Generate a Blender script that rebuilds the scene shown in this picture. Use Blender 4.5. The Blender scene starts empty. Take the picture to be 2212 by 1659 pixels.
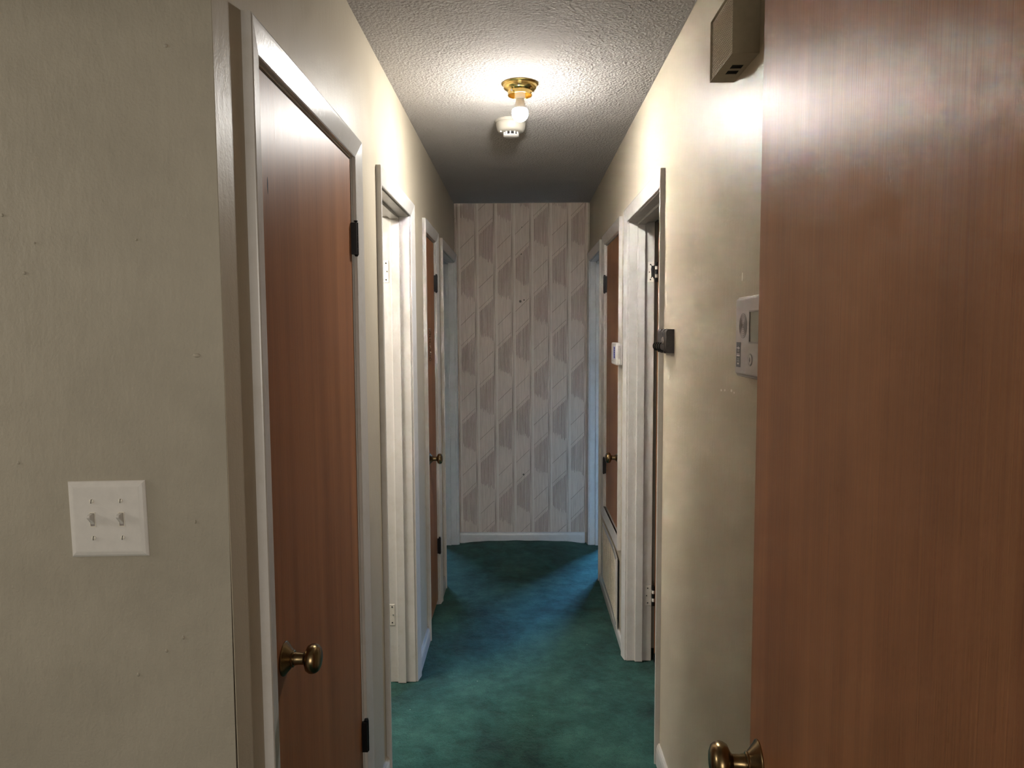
import bpy, bmesh, math, random
from mathutils import Vector, Matrix
random.seed(7)
scn = bpy.context.scene
COL = scn.collection
PI = math.pi

# ------------------------------------------------------------------ camera
EYE = Vector((0.0, 0.0, 1.5405))
F_PX, PITCH, YAW, ROLL = 1534.4, 0.0741523, -0.0134527, -0.0053969
cp, sp, cy_, sy_ = math.cos(PITCH), math.sin(PITCH), math.cos(YAW), math.sin(YAW)
fwd = Vector((sy_ * cp, cy_ * cp, -sp))
rgt = Vector((cy_, -sy_, 0))
upv = rgt.cross(fwd)
c_, s_ = math.cos(ROLL), math.sin(ROLL)
right_v, up_v = c_ * rgt + s_ * upv, -s_ * rgt + c_ * upv
cam_data = bpy.data.cameras.new('camera')
cam = bpy.data.objects.new('camera', cam_data)
COL.objects.link(cam)
cam.matrix_world = Matrix((
    (right_v.x, up_v.x, -fwd.x, EYE.x), (right_v.y, up_v.y, -fwd.y, EYE.y),
    (right_v.z, up_v.z, -fwd.z, EYE.z), (0, 0, 0, 1)))
cam_data.sensor_fit = 'HORIZONTAL'
cam_data.sensor_width = 36.0
cam_data.lens = 36.0 * F_PX / 2212.0
cam_data.clip_start = 0.02
scn.camera = cam

# ------------------------------------------------------------------ light, exposure
scn.view_settings.view_transform = 'Standard'
scn.view_settings.look = 'None'
scn.view_settings.gamma = 1.0
scn.view_settings.use_curve_mapping = False
scn.view_settings.exposure = 0.56
world = bpy.data.worlds.new('sky')
scn.world = world
world.use_nodes = True
world.node_tree.nodes['Background'].inputs[0].default_value = (0.55, 0.72, 1.0, 1)
world.node_tree.nodes['Background'].inputs[1].default_value = 0.8

BULB_STRENGTH = 1880.0


def area(name, loc, target, sx, sy, watts, col, spread=180):
    d = bpy.data.lights.new(name, 'AREA')
    d.shape = 'RECTANGLE'
    d.size, d.size_y, d.energy, d.color = sx, sy, watts, col
    d.spread = math.radians(spread)
    o = bpy.data.objects.new(name, d)
    COL.objects.link(o)
    o.location = loc
    o.rotation_euler = (Vector(target) - Vector(loc)).to_track_quat('-Z', 'Y').to_euler()
    return o


# daylight of the two bedrooms at the end of the hall, through their windows
area('daylight_bedroom_east', (1.75, 7.28, 1.75), (0.35, 4.5, 0.0), 0.95, 0.95, 26, (0.20, 0.50, 1.0), 50)
area('daylight_bedroom_west', (-1.75, 7.28, 1.75), (-0.35, 4.5, 0.0), 0.95, 0.95, 6, (0.36, 0.64, 1.0), 50)
# window light coming down the cross passage on the left
area('passage_light', (-3.0, 0.62, 2.05), (-0.2, 0.9, 1.1), 0.40, 0.40, 10.5, (1.0, 0.96, 0.88))
# unseen fill light added at the far side of the room behind the camera
area('room_fill', (-0.1, -2.9, 1.60), (-0.08, 3.0, 1.45), 1.6, 1.2, 36, (1.0, 0.93, 0.83))
# fill light added in the unseen bathroom on the left, lifts the hall walls
area('bathroom_fill', (-1.35, 2.55, 2.36), (-0.6, 2.75, 0.0), 0.7, 0.5, 36, (1.0, 0.93, 0.82))

# ------------------------------------------------------------------ measures
WL, WR = -0.4713, 0.4846          # hall wall planes
WT = 0.115                        # wall thickness
YN, YB = 1.119, 5.08              # near corner, back wall
CEIL = 2.44
WX = {-1: WL, 1: WR}


def X(s, d):                      # d > 0 into the wall, d < 0 out into the hall
    return WX[s] + s * d


# ------------------------------------------------------------------ node helpers
class NT:
    def __init__(self, name):
        self.m = bpy.data.materials.new(name)
        self.m.use_nodes = True
        self.t = self.m.node_tree
        self.p = self.t.nodes['Principled BSDF']

    def n(self, kind, **kw):
        nd = self.t.nodes.new('ShaderNode' + kind)
        for k, v in kw.items():
            setattr(nd, k, v)
        return nd

    def put(self, sock, v):
        if isinstance(v, bpy.types.NodeSocket):
            self.t.links.new(v, sock)
        elif v is not None:
            sock.default_value = v

    def math(self, op, a, b=None, c=None, clamp=False):
        nd = self.n('Math', operation=op)
        nd.use_clamp = clamp
        self.put(nd.inputs[0], a)
        if b is not None:
            self.put(nd.inputs[1], b)
        if c is not None:
            self.put(nd.inputs[2], c)
        return nd.outputs[0]

    def coord(self, scale=(1, 1, 1), kind='Object'):
        tc = self.n('TexCoord')
        mp = self.n('Mapping')
        mp.inputs['Scale'].default_value = scale
        self.t.links.new(tc.outputs[kind], mp.inputs[0])
        return mp.outputs[0]

    def noise(self, vec, scale, detail=2, rough=0.5, dist=0.0):
        nd = self.n('TexNoise')
        self.put(nd.inputs['Vector'], vec)
        nd.inputs['Scale'].default_value = scale
        nd.inputs['Detail'].default_value = detail
        nd.inputs['Roughness'].default_value = rough
        nd.inputs['Distortion'].default_value = dist
        return nd.outputs['Fac']

    def ramp(self, fac, stops):
        nd = self.n('ValToRGB')
        e = nd.color_ramp.elements
        while len(e) < len(stops):
            e.new(0.5)
        for el, (p, c) in zip(e, stops):
            el.position = p
            el.color = (*c, 1) if len(c) == 3 else c
        self.put(nd.inputs[0], fac)
        return nd.outputs[0]

    def mix(self, fac, a, b, mode='MIX'):
        nd = self.n('MixRGB', blend_type=mode)
        self.put(nd.inputs[0], fac)
        for s, v in ((nd.inputs[1], a), (nd.inputs[2], b)):
            self.put(s, (*v, 1) if isinstance(v, tuple) and len(v) == 3 else v)
        return nd.outputs[0]

    def bump(self, h, strength, dist, prev=None):
        nd = self.n('Bump')
        nd.inputs['Strength'].default_value = strength
        nd.inputs['Distance'].default_value = dist
        self.put(nd.inputs['Height'], h)
        if prev is not None:
            self.put(nd.inputs['Normal'], prev)
        return nd.outputs[0]

    def done(self, col=None, rough=None, normal=None, **kw):
        if col is not None:
            self.put(self.p.inputs['Base Color'], (*col, 1) if isinstance(col, tuple) and len(col) == 3 else col)
        if rough is not None:
            self.put(self.p.inputs['Roughness'], rough)
        if normal is not None:
            self.put(self.p.inputs['Normal'], normal)
        for k, v in kw.items():
            self.put(self.p.inputs[k.replace('_', ' ')], v)
        return self.m


def mat_paint(name, c1, c2, rough, peel=1.0, spec=0.5):
    b = NT(name)
    co = b.coord()
    big = b.noise(co, 1.6, 4, 0.6)
    mid = b.noise(co, 9.0, 5, 0.65)
    f = b.math('ADD', b.math('MULTIPLY', big, 0.6), b.math('MULTIPLY', mid, 0.4))
    col = b.ramp(f, [(0.36, c1), (0.66, c2)])
    n1 = b.noise(co, 210, 2, 0.5)
    n2 = b.noise(b.coord((1, 1, 0.35)), 60, 3, 0.55)
    nm = b.bump(n1, 0.20 * peel, 0.002)
    nm = b.bump(n2, 0.22 * peel, 0.004, nm)
    r = b.math('ADD', rough, b.math('MULTIPLY', b.math('SUBTRACT', mid, 0.5), 0.25))
    return b.done(col, r, nm, Specular_IOR_Level=spec)


def mat_trim(name, col, dirt, rough=0.24):
    b = NT(name)
    co = b.coord()
    f = b.noise(co, 14, 5, 0.7)
    brush = b.noise(b.coord((60, 60, 3)), 5, 3, 0.5)
    c = b.ramp(f, [(0.30, dirt), (0.52, col)])
    nm = b.bump(brush, 0.12, 0.002)
    nm = b.bump(b.noise(co, 120, 2), 0.08, 0.002, nm)
    return b.done(c, b.math('ADD', rough - 0.05, b.math('MULTIPLY', brush, 0.12)), nm, Specular_IOR_Level=0.35)


def mat_wood(name, dark, mid, light, rough=0.42):
    b = NT(name)
    wide = b.noise(b.coord((6, 6, 0.30)), 2.2, 3, 0.5, 0.5)
    fine = b.noise(b.coord((170, 170, 2.0)), 2.0, 3, 0.6)
    pore = b.noise(b.coord((520, 520, 10)), 1.6, 2, 0.6)
    f = b.math('ADD', b.math('MULTIPLY', wide, 0.56), b.math('MULTIPLY', fine, 0.44))
    col = b.ramp(f, [(0.30, dark), (0.50, mid), (0.70, light)])
    pm = b.ramp(pore, [(0.28, (0.68, 0.64, 0.62)), (0.46, (1, 1, 1))])
    col = b.mix(0.5, col, pm, 'MULTIPLY')
    nm = b.bump(fine, 0.22, 0.0015)
    nm = b.bump(pore, 0.22, 0.0010, nm)
    r = b.math('ADD', rough - 0.06, b.math('MULTIPLY', fine, 0.14))
    tan = b.n('Tangent', direction_type='RADIAL', axis='Z')
    b.p.inputs['Anisotropic'].default_value = 0.35
    b.p.inputs['Anisotropic Rotation'].default_value = 0.0
    b.put(b.p.inputs['Tangent'], tan.outputs[0])
    return b.done(col, r, nm, Specular_IOR_Level=0.20)


def mat_plain(name, col, rough=0.5, metal=0.0, noise=0.0, **kw):
    b = NT(name)
    c = col
    if noise:
        f = b.noise(b.coord(), 60, 4, 0.6)
        c = b.ramp(f, [(0.3, tuple(x * (1 - noise) for x in col)), (0.7, tuple(min(1, x * (1 + noise)) for x in col))])
    return b.done(c, rough, None, Metallic=metal, **kw)


M = {}
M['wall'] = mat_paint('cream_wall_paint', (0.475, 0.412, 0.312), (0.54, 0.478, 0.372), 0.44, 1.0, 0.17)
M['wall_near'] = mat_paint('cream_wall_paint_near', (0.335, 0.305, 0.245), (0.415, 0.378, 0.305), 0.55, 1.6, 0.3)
M['room'] = mat_paint('bedroom_wall_paint', (0.74, 0.64, 0.50), (0.80, 0.70, 0.56), 0.7, 1.0, 0.2)
M['trim'] = mat_trim('white_trim_paint', (0.60, 0.575, 0.545), (0.555, 0.525, 0.48))
M['door'] = mat_wood('stained_door_veneer', (0.200, 0.083, 0.037), (0.290, 0.125, 0.056), (0.385, 0.175, 0.080))
M['door_white'] = mat_trim('white_door_paint', (0.72, 0.68, 0.62), (0.66, 0.61, 0.54))
M['black'] = mat_plain('black_iron', (0.012, 0.012, 0.013), 0.42, 0.6)
M['void'] = mat_plain('dark_opening', (0.006, 0.006, 0.007), 0.8)
M['antique'] = mat_plain('antique_brass', (0.23, 0.165, 0.085), 0.27, 1.0, 0.25)
M['brass'] = mat_plain('polished_brass', (0.86, 0.62, 0.22), 0.22, 1.0, 0.1)
M['steel'] = mat_plain('chrome_steel', (0.6, 0.58, 0.55), 0.25, 1.0)
M['plastic'] = mat_plain('white_plastic', (0.66, 0.635, 0.60), 0.34, 0.0, 0.04)
M['ivory'] = mat_plain('ivory_plastic', (0.70, 0.66, 0.57), 0.38)
M['ivory_dark'] = mat_plain('dark_ivory_plastic', (0.36, 0.335, 0.285), 0.45)
M['porcelain'] = mat_plain('porcelain_socket', (0.72, 0.64, 0.52), 0.4)
M['gray'] = mat_plain('grey_plastic', (0.40, 0.36, 0.345), 0.42, 0.0, 0.04)
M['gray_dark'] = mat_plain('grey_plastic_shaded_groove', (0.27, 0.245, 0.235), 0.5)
M['screen'] = mat_plain('blank_lcd', (0.33, 0.32, 0.27), 0.45, Specular_IOR_Level=0.2)
M['label_dark'] = mat_plain('charcoal_label', (0.045, 0.042, 0.05), 0.4)
M['print'] = mat_plain('pale_print', (0.62, 0.60, 0.60), 0.5)
M['blue'] = mat_plain('blue_print', (0.17, 0.20, 0.62), 0.4)
M['navy'] = mat_plain('navy_print', (0.015, 0.02, 0.10), 0.4)
M['dots'] = mat_plain('pale_dots', (0.70, 0.62, 0.50), 0.3)  # raised dots paler than the grille plate, for contrast
M['knot'] = mat_plain('dark_knot', (0.13, 0.10, 0.075), 0.6)
M['beige'] = mat_plain('beige_painted_metal', (0.43, 0.375, 0.275), 0.38, 0.0, 0.06)
M['pewter'] = mat_plain('cast_pewter', (0.022, 0.017, 0.016), 0.42, 0.0, 0.5)
M['pewter_light'] = mat_plain('worn_pewter', (0.20, 0.165, 0.15), 0.42, 0.0, 0.3)
M['chip'] = mat_plain('bare_plaster', (0.80, 0.76, 0.68), 0.8)
M['louver'] = mat_trim('cream_grille_paint', (0.72, 0.64, 0.50), (0.60, 0.52, 0.39), 0.42)


def mat_ceiling():
    b = NT('textured_ceiling')
    co = b.coord()
    big = b.noise(co, 1.2, 3)
    col = b.ramp(big, [(0.3, (0.50, 0.47, 0.445)), (0.7, (0.56, 0.53, 0.50))])
    v = b.n('TexVoronoi')
    b.put(v.inputs['Vector'], co)
    v.inputs['Scale'].default_value = 105
    n1 = b.noise(co, 95, 4, 0.7, 0.4)
    h = b.math('ADD', b.math('MULTIPLY', v.outputs['Distance'], 0.5), n1)
    nm = b.bump(h, 1.0, 0.011)
    nm = b.bump(b.noise(co, 2.5, 2), 0.25, 0.04, nm)
    return b.done(col, 0.9, nm, Specular_IOR_Level=0.05)


def mat_carpet():
    b = NT('green_cut_pile_carpet')
    co = b.coord()
    big = b.noise(co, 2.3, 5, 0.62, 0.5)
    mid = b.noise(co, 11, 5, 0.7)
    fine = b.noise(co, 330, 3, 0.7)
    f = b.math('ADD', b.math('MULTIPLY', big, 0.62), b.math('MULTIPLY', mid, 0.38))
    col = b.ramp(f, [(0.37, (0.006, 0.033, 0.028)), (0.50, (0.019, 0.082, 0.067)), (0.63, (0.044, 0.135, 0.111))])
    fm = b.ramp(fine, [(0.30, (0.42, 0.46, 0.46)), (0.62, (1.25, 1.25, 1.25))])
    col = b.mix(0.85, col, fm, 'MULTIPLY')
    lint = b.noise(co, 62, 1, 0.4)
    col = b.mix(b.math('MULTIPLY', b.math('GREATER_THAN', lint, 0.835), 0.6), col, (0.45, 0.5, 0.45))
    nm = b.bump(fine, 0.9, 0.006)
    nm = b.bump(mid, 0.5, 0.03, nm)
    return b.done(col, 0.95, nm, Sheen_Weight=0.06, Specular_IOR_Level=0.15)


M['ceiling'] = mat_ceiling()
M['carpet'] = mat_carpet()

PLANK_W, PERIOD = 0.1295, 0.543


def mat_plank():
    """embossed plank panel: u across the plank, v down from the plank's upper diagonal, metres in the UV map"""
    b = NT('embossed_plank_panel')
    uv = b.n('UVMap')
    sx = b.n('SeparateXYZ')
    b.put(sx.inputs[0], uv.outputs[0])
    u, v = sx.outputs[0], sx.outputs[1]
    uR, u0 = 0.112, 0.020
    diag = b.math('MULTIPLY', b.math('SUBTRACT', uR, u), 0.96)
    q = b.math('MODULO', b.math('ADD', b.math('SUBTRACT', v, diag), 20 * PERIOD), PERIOD)
    s = b.math('ADD', q, diag)
    inside = b.math('MULTIPLY', b.math('GREATER_THAN', u, u0 - 0.006), b.math('LESS_THAN', u, uR))

    def line(c, w):
        return b.math('SUBTRACT', 1.0, b.math('DIVIDE', b.math('ABSOLUTE', b.math('SUBTRACT', q, c)), w), clamp=True)
    d = b.math('MAXIMUM', line(0.003, 0.0022), line(PERIOD - 0.143, 0.0026))
    d = b.math('MULTIPLY', d, inside)
    s_end = b.math('ADD', 0.262, b.math('MULTIPLY', u, 0.45))
    wob = b.math('MULTIPLY', b.math('SUBTRACT', b.noise(b.coord((90, 1, 5)), 3, 2), 0.5), 0.10)
    fl = b.math('MULTIPLY', b.math('GREATER_THAN', q, 0.030),
                b.math('LESS_THAN', b.math('ADD', s, wob), s_end))
    fl = b.math('MULTIPLY', fl, inside)
    wave = b.math('SINE', b.math('MULTIPLY', u, 2 * PI / 0.0098))
    flute = b.math('MULTIPLY', b.math('POWER', b.math('MULTIPLY_ADD', wave, 0.5, 0.5), 3.6), fl)
    co = b.coord((1, 1, 1))
    grain = b.noise(b.coord((190, 1, 5)), 1.5, 4, 0.65)
    streak = b.noise(b.coord((60, 1, 1.6)), 1.6, 3, 0.6)
    blot = b.noise(co, 6, 3)
    # groove shade painted down the right-hand edge of each plank, pale raised band on its left
    edge = b.math('SUBTRACT', 1.0, b.math('DIVIDE', b.math('ABSOLUTE', b.math('SUBTRACT', u, 0.1195)), 0.005), clamp=True)
    edge = b.math('MULTIPLY', edge, b.math('MULTIPLY_ADD', b.math('SINE', b.math('MULTIPLY', b.math('ADD', q, 0.17), 2 * PI / PERIOD)), 0.45, 0.5))
    band = b.math('LESS_THAN', u, 0.014)
    col = b.ramp(grain, [(0.30, (0.52, 0.405, 0.325)), (0.62, (0.70, 0.58, 0.485))])
    col = b.mix(b.math('MULTIPLY', streak, 0.3), col, (0.52, 0.42, 0.35))
    col = b.mix(b.math('MULTIPLY', band, 0.5), col, (0.74, 0.66, 0.57))
    dark = b.math('MAXIMUM', b.math('MULTIPLY', d, 0.95), b.math('MULTIPLY', flute, b.math('MULTIPLY_ADD', streak, 1.9, -0.1)))
    dark = b.math('MAXIMUM', dark, b.math('MULTIPLY', edge, 0.85), clamp=True)
    col = b.mix(dark, col, (0.135, 0.088, 0.062))
    h = b.math('SUBTRACT', b.math('MULTIPLY', grain, 0.25), b.math('MAXIMUM', d, b.math('MAXIMUM', flute, edge)))
    nm = b.bump(h, 0.55, 0.0035)
    return b.done(col, 0.55, nm, Specular_IOR_Level=0.3)


M['plank'] = mat_plank()


# ------------------------------------------------------------------ mesh helpers
def obj(name, bm, mat, parent=None, smooth=False):
    me = bpy.data.meshes.new(name)
    bmesh.ops.recalc_face_normals(bm, faces=bm.faces)
    bm.to_mesh(me)
    bm.free()
    for m in (mat if isinstance(mat, (list, tuple)) else [mat]):
        me.materials.append(m)
    if smooth:
        for p in me.polygons:
            p.use_smooth = True
        try:
            me.set_sharp_from_angle(angle=math.radians(38))
        except Exception:
            pass
    o = bpy.data.objects.new(name, me)
    COL.objects.link(o)
    if parent is not None:
        o.parent = parent
    return o


def thing(name, label, cat, loc=(0, 0, 0), group=None):
    o = bpy.data.objects.new(name, None)
    o.empty_display_size = 0.05
    COL.objects.link(o)
    o['label'], o['category'] = label, cat
    if group:
        o['group'] = group
    return o


def struct(o, label=None):
    o['kind'] = 'structure'
    if label:
        o['label'] = label
    return o


def box(bm, x0, x1, y0, y1, z0, z1, bev=0.0, seg=2):
    r = bmesh.ops.create_cube(bm, size=1.0)
    vs = r['verts']
    for v in vs:
        v.co = Vector(((x0 + x1) / 2 + v.co.x * (x1 - x0), (y0 + y1) / 2 + v.co.y * (y1 - y0), (z0 + z1) / 2 + v.co.z * (z1 - z0)))
    if bev:
        es = list({e for v in vs for e in v.link_edges})
        bmesh.ops.bevel(bm, geom=es, offset=bev, segments=seg, profile=0.5, affect='EDGES')
    return vs


def bx(*a, **k):
    bm = bmesh.new()
    box(bm, *a, **k)
    return bm


def frame_of(axis):
    axis = Vector(axis).normalized()
    t = Vector((0, 0, 1)) if abs(axis.z) < 0.9 else Vector((1, 0, 0))
    u = axis.cross(t).normalized()
    return axis, u, axis.cross(u)


def lathe(bm, prof, org, axis, n=32):
    """prof: (radius, height along axis)"""
    a, u, v = frame_of(axis)
    org = Vector(org)
    rings = []
    for r, h in prof:
        if r < 1e-6:
            rings.append([bm.verts.new(org + a * h)])
        else:
            rings.append([bm.verts.new(org + a * h + (u * math.cos(2 * PI * k / n) + v * math.sin(2 * PI * k / n)) * r) for k in range(n)])
    for A, B in zip(rings, rings[1:]):
        for k in range(n):
            k2 = (k + 1) % n
            if len(A) == 1 and len(B) == 1:
                continue
            if len(A) == 1:
                bm.faces.new((A[0], B[k], B[k2]))
            elif len(B) == 1:
                bm.faces.new((A[k], A[k2], B[0]))
            else:
                bm.faces.new((A[k], A[k2], B[k2], B[k]))
    for R in (rings[0], rings[-1]):
        if len(R) > 2:
            bm.faces.new(R)


def tube(bm, pts, rad, n=8, closed=False):
    pts = [Vector(p) for p in pts]
    m = len(pts)
    rings = []
    ref = None
    for i, p in enumerate(pts):
        a = pts[(i + 1) % m] if (closed or i < m - 1) else p
        b_ = pts[i - 1] if (closed or i > 0) else p
        t = (a - b_).normalized()
        if ref is None:
            _, u, _ = frame_of(t)
        else:
            u = (ref - t * ref.dot(t)).normalized()
        ref = u
        w = t.cross(u)
        r = rad[i] if isinstance(rad, (list, tuple)) else rad
        rings.append([bm.verts.new(p + (u * math.cos(2 * PI * k / n) + w * math.sin(2 * PI * k / n)) * r) for k in range(n)])
    pairs = list(zip(rings, rings[1:])) + ([(rings[-1], rings[0])] if closed else [])
    for A, B in pairs:
        for k in range(n):
            bm.faces.new((A[k], A[(k + 1) % n], B[(k + 1) % n], B[k]))
    if not closed:
        bm.faces.new(rings[0])
        bm.faces.new(rings[-1])


def prism(bm, poly, f0, f1):
    """poly: list of 2D points; f0/f1 map a point to the 3D position on each end"""
    A = [bm.verts.new(f0(*p)) for p in poly]
    B = [bm.verts.new(f1(*p)) for p in poly]
    n = len(poly)
    for k in range(n):
        bm.faces.new((A[k], A[(k + 1) % n], B[(k + 1) % n], B[k]))
    bm.faces.new(A)
    bm.faces.new(B)


def grid_slab(us, vs, hole, fmap, t0, t1):
    """one connected slab with rectangular holes; fmap(u, v, t) -> xyz"""
    bm = bmesh.new()
    us, vs = sorted(set(us)), sorted(set(vs))
    solid = {}
    for i in range(len(us) - 1):
        for j in range(len(vs) - 1):
            solid[i, j] = not hole((us[i] + us[i + 1]) / 2, (vs[j] + vs[j + 1]) / 2)
    cache = {}

    def V(i, j, t):
        if (i, j, t) not in cache:
            cache[i, j, t] = bm.verts.new(fmap(us[i], vs[j], t))
        return cache[i, j, t]
    for (i, j), sd in solid.items():
        if not sd:
            continue
        for t in (t0, t1):
            bm.faces.new([V(i, j, t), V(i + 1, j, t), V(i + 1, j + 1, t), V(i, j + 1, t)])
        for (di, dj, a, b_) in ((-1, 0, (i, j), (i, j + 1)), (1, 0, (i + 1, j), (i + 1, j + 1)), (0, -1, (i, j), (i + 1, j)), (0, 1, (i, j + 1), (i + 1, j + 1))):
            if not solid.get((i + di, j + dj), False):
                bm.faces.new([V(*a, t0), V(*b_, t0), V(*b_, t1), V(*a, t1)])
    return bm


# ------------------------------------------------------------------ structure
# door openings: (inner casing edges y0, y1)
ZT = 2.028                         # inner edge of the head casing
REV, JT = 0.005, 0.019
LEFT = [(1.291, 2.020), (2.403, 3.027), (3.486, 3.918), (4.221, 5.040)]
RIGHT = [(2.484, 3.231), (3.490, 4.104), (4.346, 5.034)]
SILL = 0.515                       # bottom of the raised closet door on the right


def rough(y0, y1):
    return (y0 + REV * 0 - JT + REV, y1 + JT - REV)


def hall_wall(s, y_from, ops, name, label):
    ys, zs = [y_from, YB], [0, ZT + JT - REV, CEIL]
    holes = []
    for i, (a, b_) in enumerate(ops):
        ra, rb = rough(a, b_)
        z0 = 0.0
        if s == 1 and i == 1:
            z0 = SILL - JT
            zs.append(z0)
        holes.append((ra, rb, z0))
        ys += [ra, rb]
    def hole(y, z):
        return any(a < y < b_ and z0 < z < ZT + JT - REV for a, b_, z0 in holes)
    bm = grid_slab(ys, zs, hole, lambda y, z, t: (X(s, t), y, z), 0.0, WT)
    return struct(obj(name, bm, M['wall']), label)


hall_left = hall_wall(-1, YN + 0.1000, LEFT, 'wall_left', 'cream painted hallway wall with four door openings, glossy scuffed paint')
obj('corner_skin', bx(WL - 0.0011, WL, YN + 0.0012, YN + 0.1002, 0, CEIL), M['wall'], hall_left)
hall_right = hall_wall(1, 0.33, RIGHT, 'wall_right', 'cream painted hallway wall carrying the keypad and the key rack')

# the wall that faces the camera, with the light switch; its free edge leaves a crack at the corner
bm = bmesh.new()
rows = [(0.0, 0.0062), (0.35, 0.0058), (0.62, 0.0046), (0.80, 0.0034), (0.95, 0.0030), (1.10, 0.0020), (1.25, 0.0009), (1.6, 0.0004), (CEIL, 0.0004)]
poly = [(-3.6, 0.0)] + [(WL - g, z) for z, g in rows] + [(-3.6, CEIL)]
prism(bm, poly, lambda x, z: (x, YN, z), lambda x, z: (x, YN + WT, z))
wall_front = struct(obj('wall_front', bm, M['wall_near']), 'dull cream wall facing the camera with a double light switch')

# back wall of the hall: plaster wall behind eight plank panels
wall_back = struct(obj('wall_back', bx(-3.6, 3.6, YB + 0.012, YB + 0.12, 0, CEIL), M['wall']), 'end wall of the hallway covered with embossed pale wood plank panels')
joints = [-0.4713, -0.4443, -0.3155, -0.1825, -0.0545, 0.0735, 0.2045, 0.3385, 0.4640, 0.4740]
offs = [220, 550, 220, 550, 430, 90, 440, 90, 220]
for k in range(9):
    x0, x1 = joints[k] + (0.0004 if k else 0), joints[k + 1] - 0.0004
    bm = bmesh.new()
    z0, z1 = 0.078, CEIL - 0.002
    # planks: shallow bevels at both edges so the joints are recessed
    prof = [(x0, YB + 0.012), (x0, YB + 0.0025), (x0 + 0.0022, YB + 0.0002 + 0.0008 * (k % 2)), (x1 - 0.0022, YB + 0.0002 + 0.0008 * (k % 2)), (x1, YB + 0.0025), (x1, YB + 0.012)]
    prism(bm, prof, lambda x, y: (x, y, z0), lambda x, y: (x, y, z1))
    uvl = bm.loops.layers.uv.new('UVMap')
    # zoomed row of the diagonal -> height in the scene
    zd = EYE.z + (715 - (420 + offs[k] / 4.147)) * 5.08 / 1534.4
    w = x1 - x0
    for f in bm.faces:
        for l in f.loops:
            u = (l.vert.co.x - x0) if k else (l.vert.co.x - x1 + PLANK_W)
            if w > 0.1:
                u *= PLANK_W / w
            l[uvl].uv = (u, zd - l.vert.co.z)
    obj('wall_plank', bm, M['plank'], wall_back)
# knots in the wood print
for i, (px, py, r) in enumerate(((1124, 651, 0.010), (1132, 648, 0.006), (1126, 549, 0.005), (1127, 491, 0.004), (1131, 1025, 0.008))):
    v = ((px - 1106) / F_PX) * right_v - ((py - 829.5) / F_PX) * up_v + fwd
    p = EYE + v * (YB / v.y)
    bm = bmesh.new()
    lathe(bm, [(0, -0.001), (r, -0.001), (r * 0.8, 0.0012), (0, 0.0014)], (p.x, YB, p.z), (0, -1, 0), 10)
    obj('knot', bm, M['knot'], wall_back)
# painted strips of the end wall beside the planks
bm = bx(-0.4713, 0.4846, YB + 0.0005, YB + 0.012, CEIL - 0.002, CEIL)
obj('cornice_strip', bm, M['wall'], wall_back)

# passage and rooms around the hall
DH = 2.04
bm = grid_slab([-3.6, -1.7, 0.296, 3.6], [0, DH, CEIL], lambda x, z: -1.7 < x < 0.296 and z < DH,
               lambda x, z, t: (x, t, z), 0.215, 0.33)
struct(obj('wall_doorway', bm, M['room']), 'painted wall around the doorway the camera looks through')
struct(obj('wall_west', bx(-3.72, -3.6, -3.0, 7.6, 0, CEIL), M['room']))
struct(obj('wall_east', bx(3.6, 3.72, -3.0, 7.6, 0, CEIL), M['room']))
struct(obj('wall_south', bx(-3.72, 3.72, -3.12, -3.0, 0, CEIL), M['room']))
wins = [(-2.3, -1.2), (1.2, 2.3)]
bm = grid_slab([-3.72, 3.72, -2.3, -1.2, 1.2, 2.3], [0, 1.2, 2.3, CEIL], lambda x, z: any(a < x < b_ for a, b_ in wins) and 1.2 < z < 2.3,
               lambda x, z, t: (x, t, z), 7.1, 7.22)
struct(obj('wall_north', bm, M['room']))
for i, (a, b_) in enumerate(wins):
    w = struct(thing('window_%d' % (i + 1), 'plain bedroom window with a white frame', 'window'))
    bm = grid_slab([a, a + 0.04, (a + b_) / 2 - 0.015, (a + b_) / 2 + 0.015, b_ - 0.04, b_], [1.2, 1.24, 2.26, 2.3],
                   lambda x, z: 1.24 < z < 2.26 and (a + 0.04 < x < (a + b_) / 2 - 0.015 or (a + b_) / 2 + 0.015 < x < b_ - 0.04),
                   lambda x, z, t: (x, t, z), 7.13, 7.17)
    obj('window_frame', bm, M['trim'], w)
# partitions between the side rooms
struct(obj('wall_bathroom', bx(-3.6, WL - WT, 3.42, 3.46, 0, CEIL), M['room']))
struct(obj('wall_linen', bx(-3.6, WL - WT, 4.05, 4.09, 0, CEIL), M['room']))
struct(obj('wall_den', bx(WR + WT, 3.6, 3.36, 3.40, 0, CEIL), M['room']))
struct(obj('wall_closet', bx(WR + WT, 3.6, 4.19, 4.23, 0, CEIL), M['room']))
# the back wall must stay open for the bedrooms: replace by a short one
me = wall_back.data
for v in me.vertices:
    v.co.x = max(WL - WT, min(WR + WT, v.co.x))

struct(obj('ceiling', bx(-3.72, 3.72, -3.12, 7.3, CEIL, CEIL + 0.08), M['ceiling']), 'textured off-white ceiling with a bare bulb and a smoke detector')

# carpet: one sheet, finely divided and gently uneven inside the hall
bm = bmesh.new()
xs = [-3.72, -2.0, -1.0] + [-0.6 + 1.2 * i / 60 for i in range(61)] + [1.0, 2.0, 3.72]
ys = [-3.12, -1.5, 0.0, 0.6, 1.0] + [1.3 + 3.8 * i / 190 for i in range(191)] + [5.6, 6.4, 7.3]
from mathutils import noise as mnoise


def carpet_z(x, y):
    if not (-0.58 < x < 0.6 and 1.2 < y < 5.2):
        return 0.0
    z = 0.006 * mnoise.noise((x * 3.1, y * 2.3, 1.7)) + 0.003 * mnoise.noise((x * 11, y * 11, 4.0))
    z += 0.022 * max(0.0, min(1.0, (y - 4.5) / 0.5)) * max(0.0, 1 - (x / 0.46) ** 4)
    return z


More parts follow.
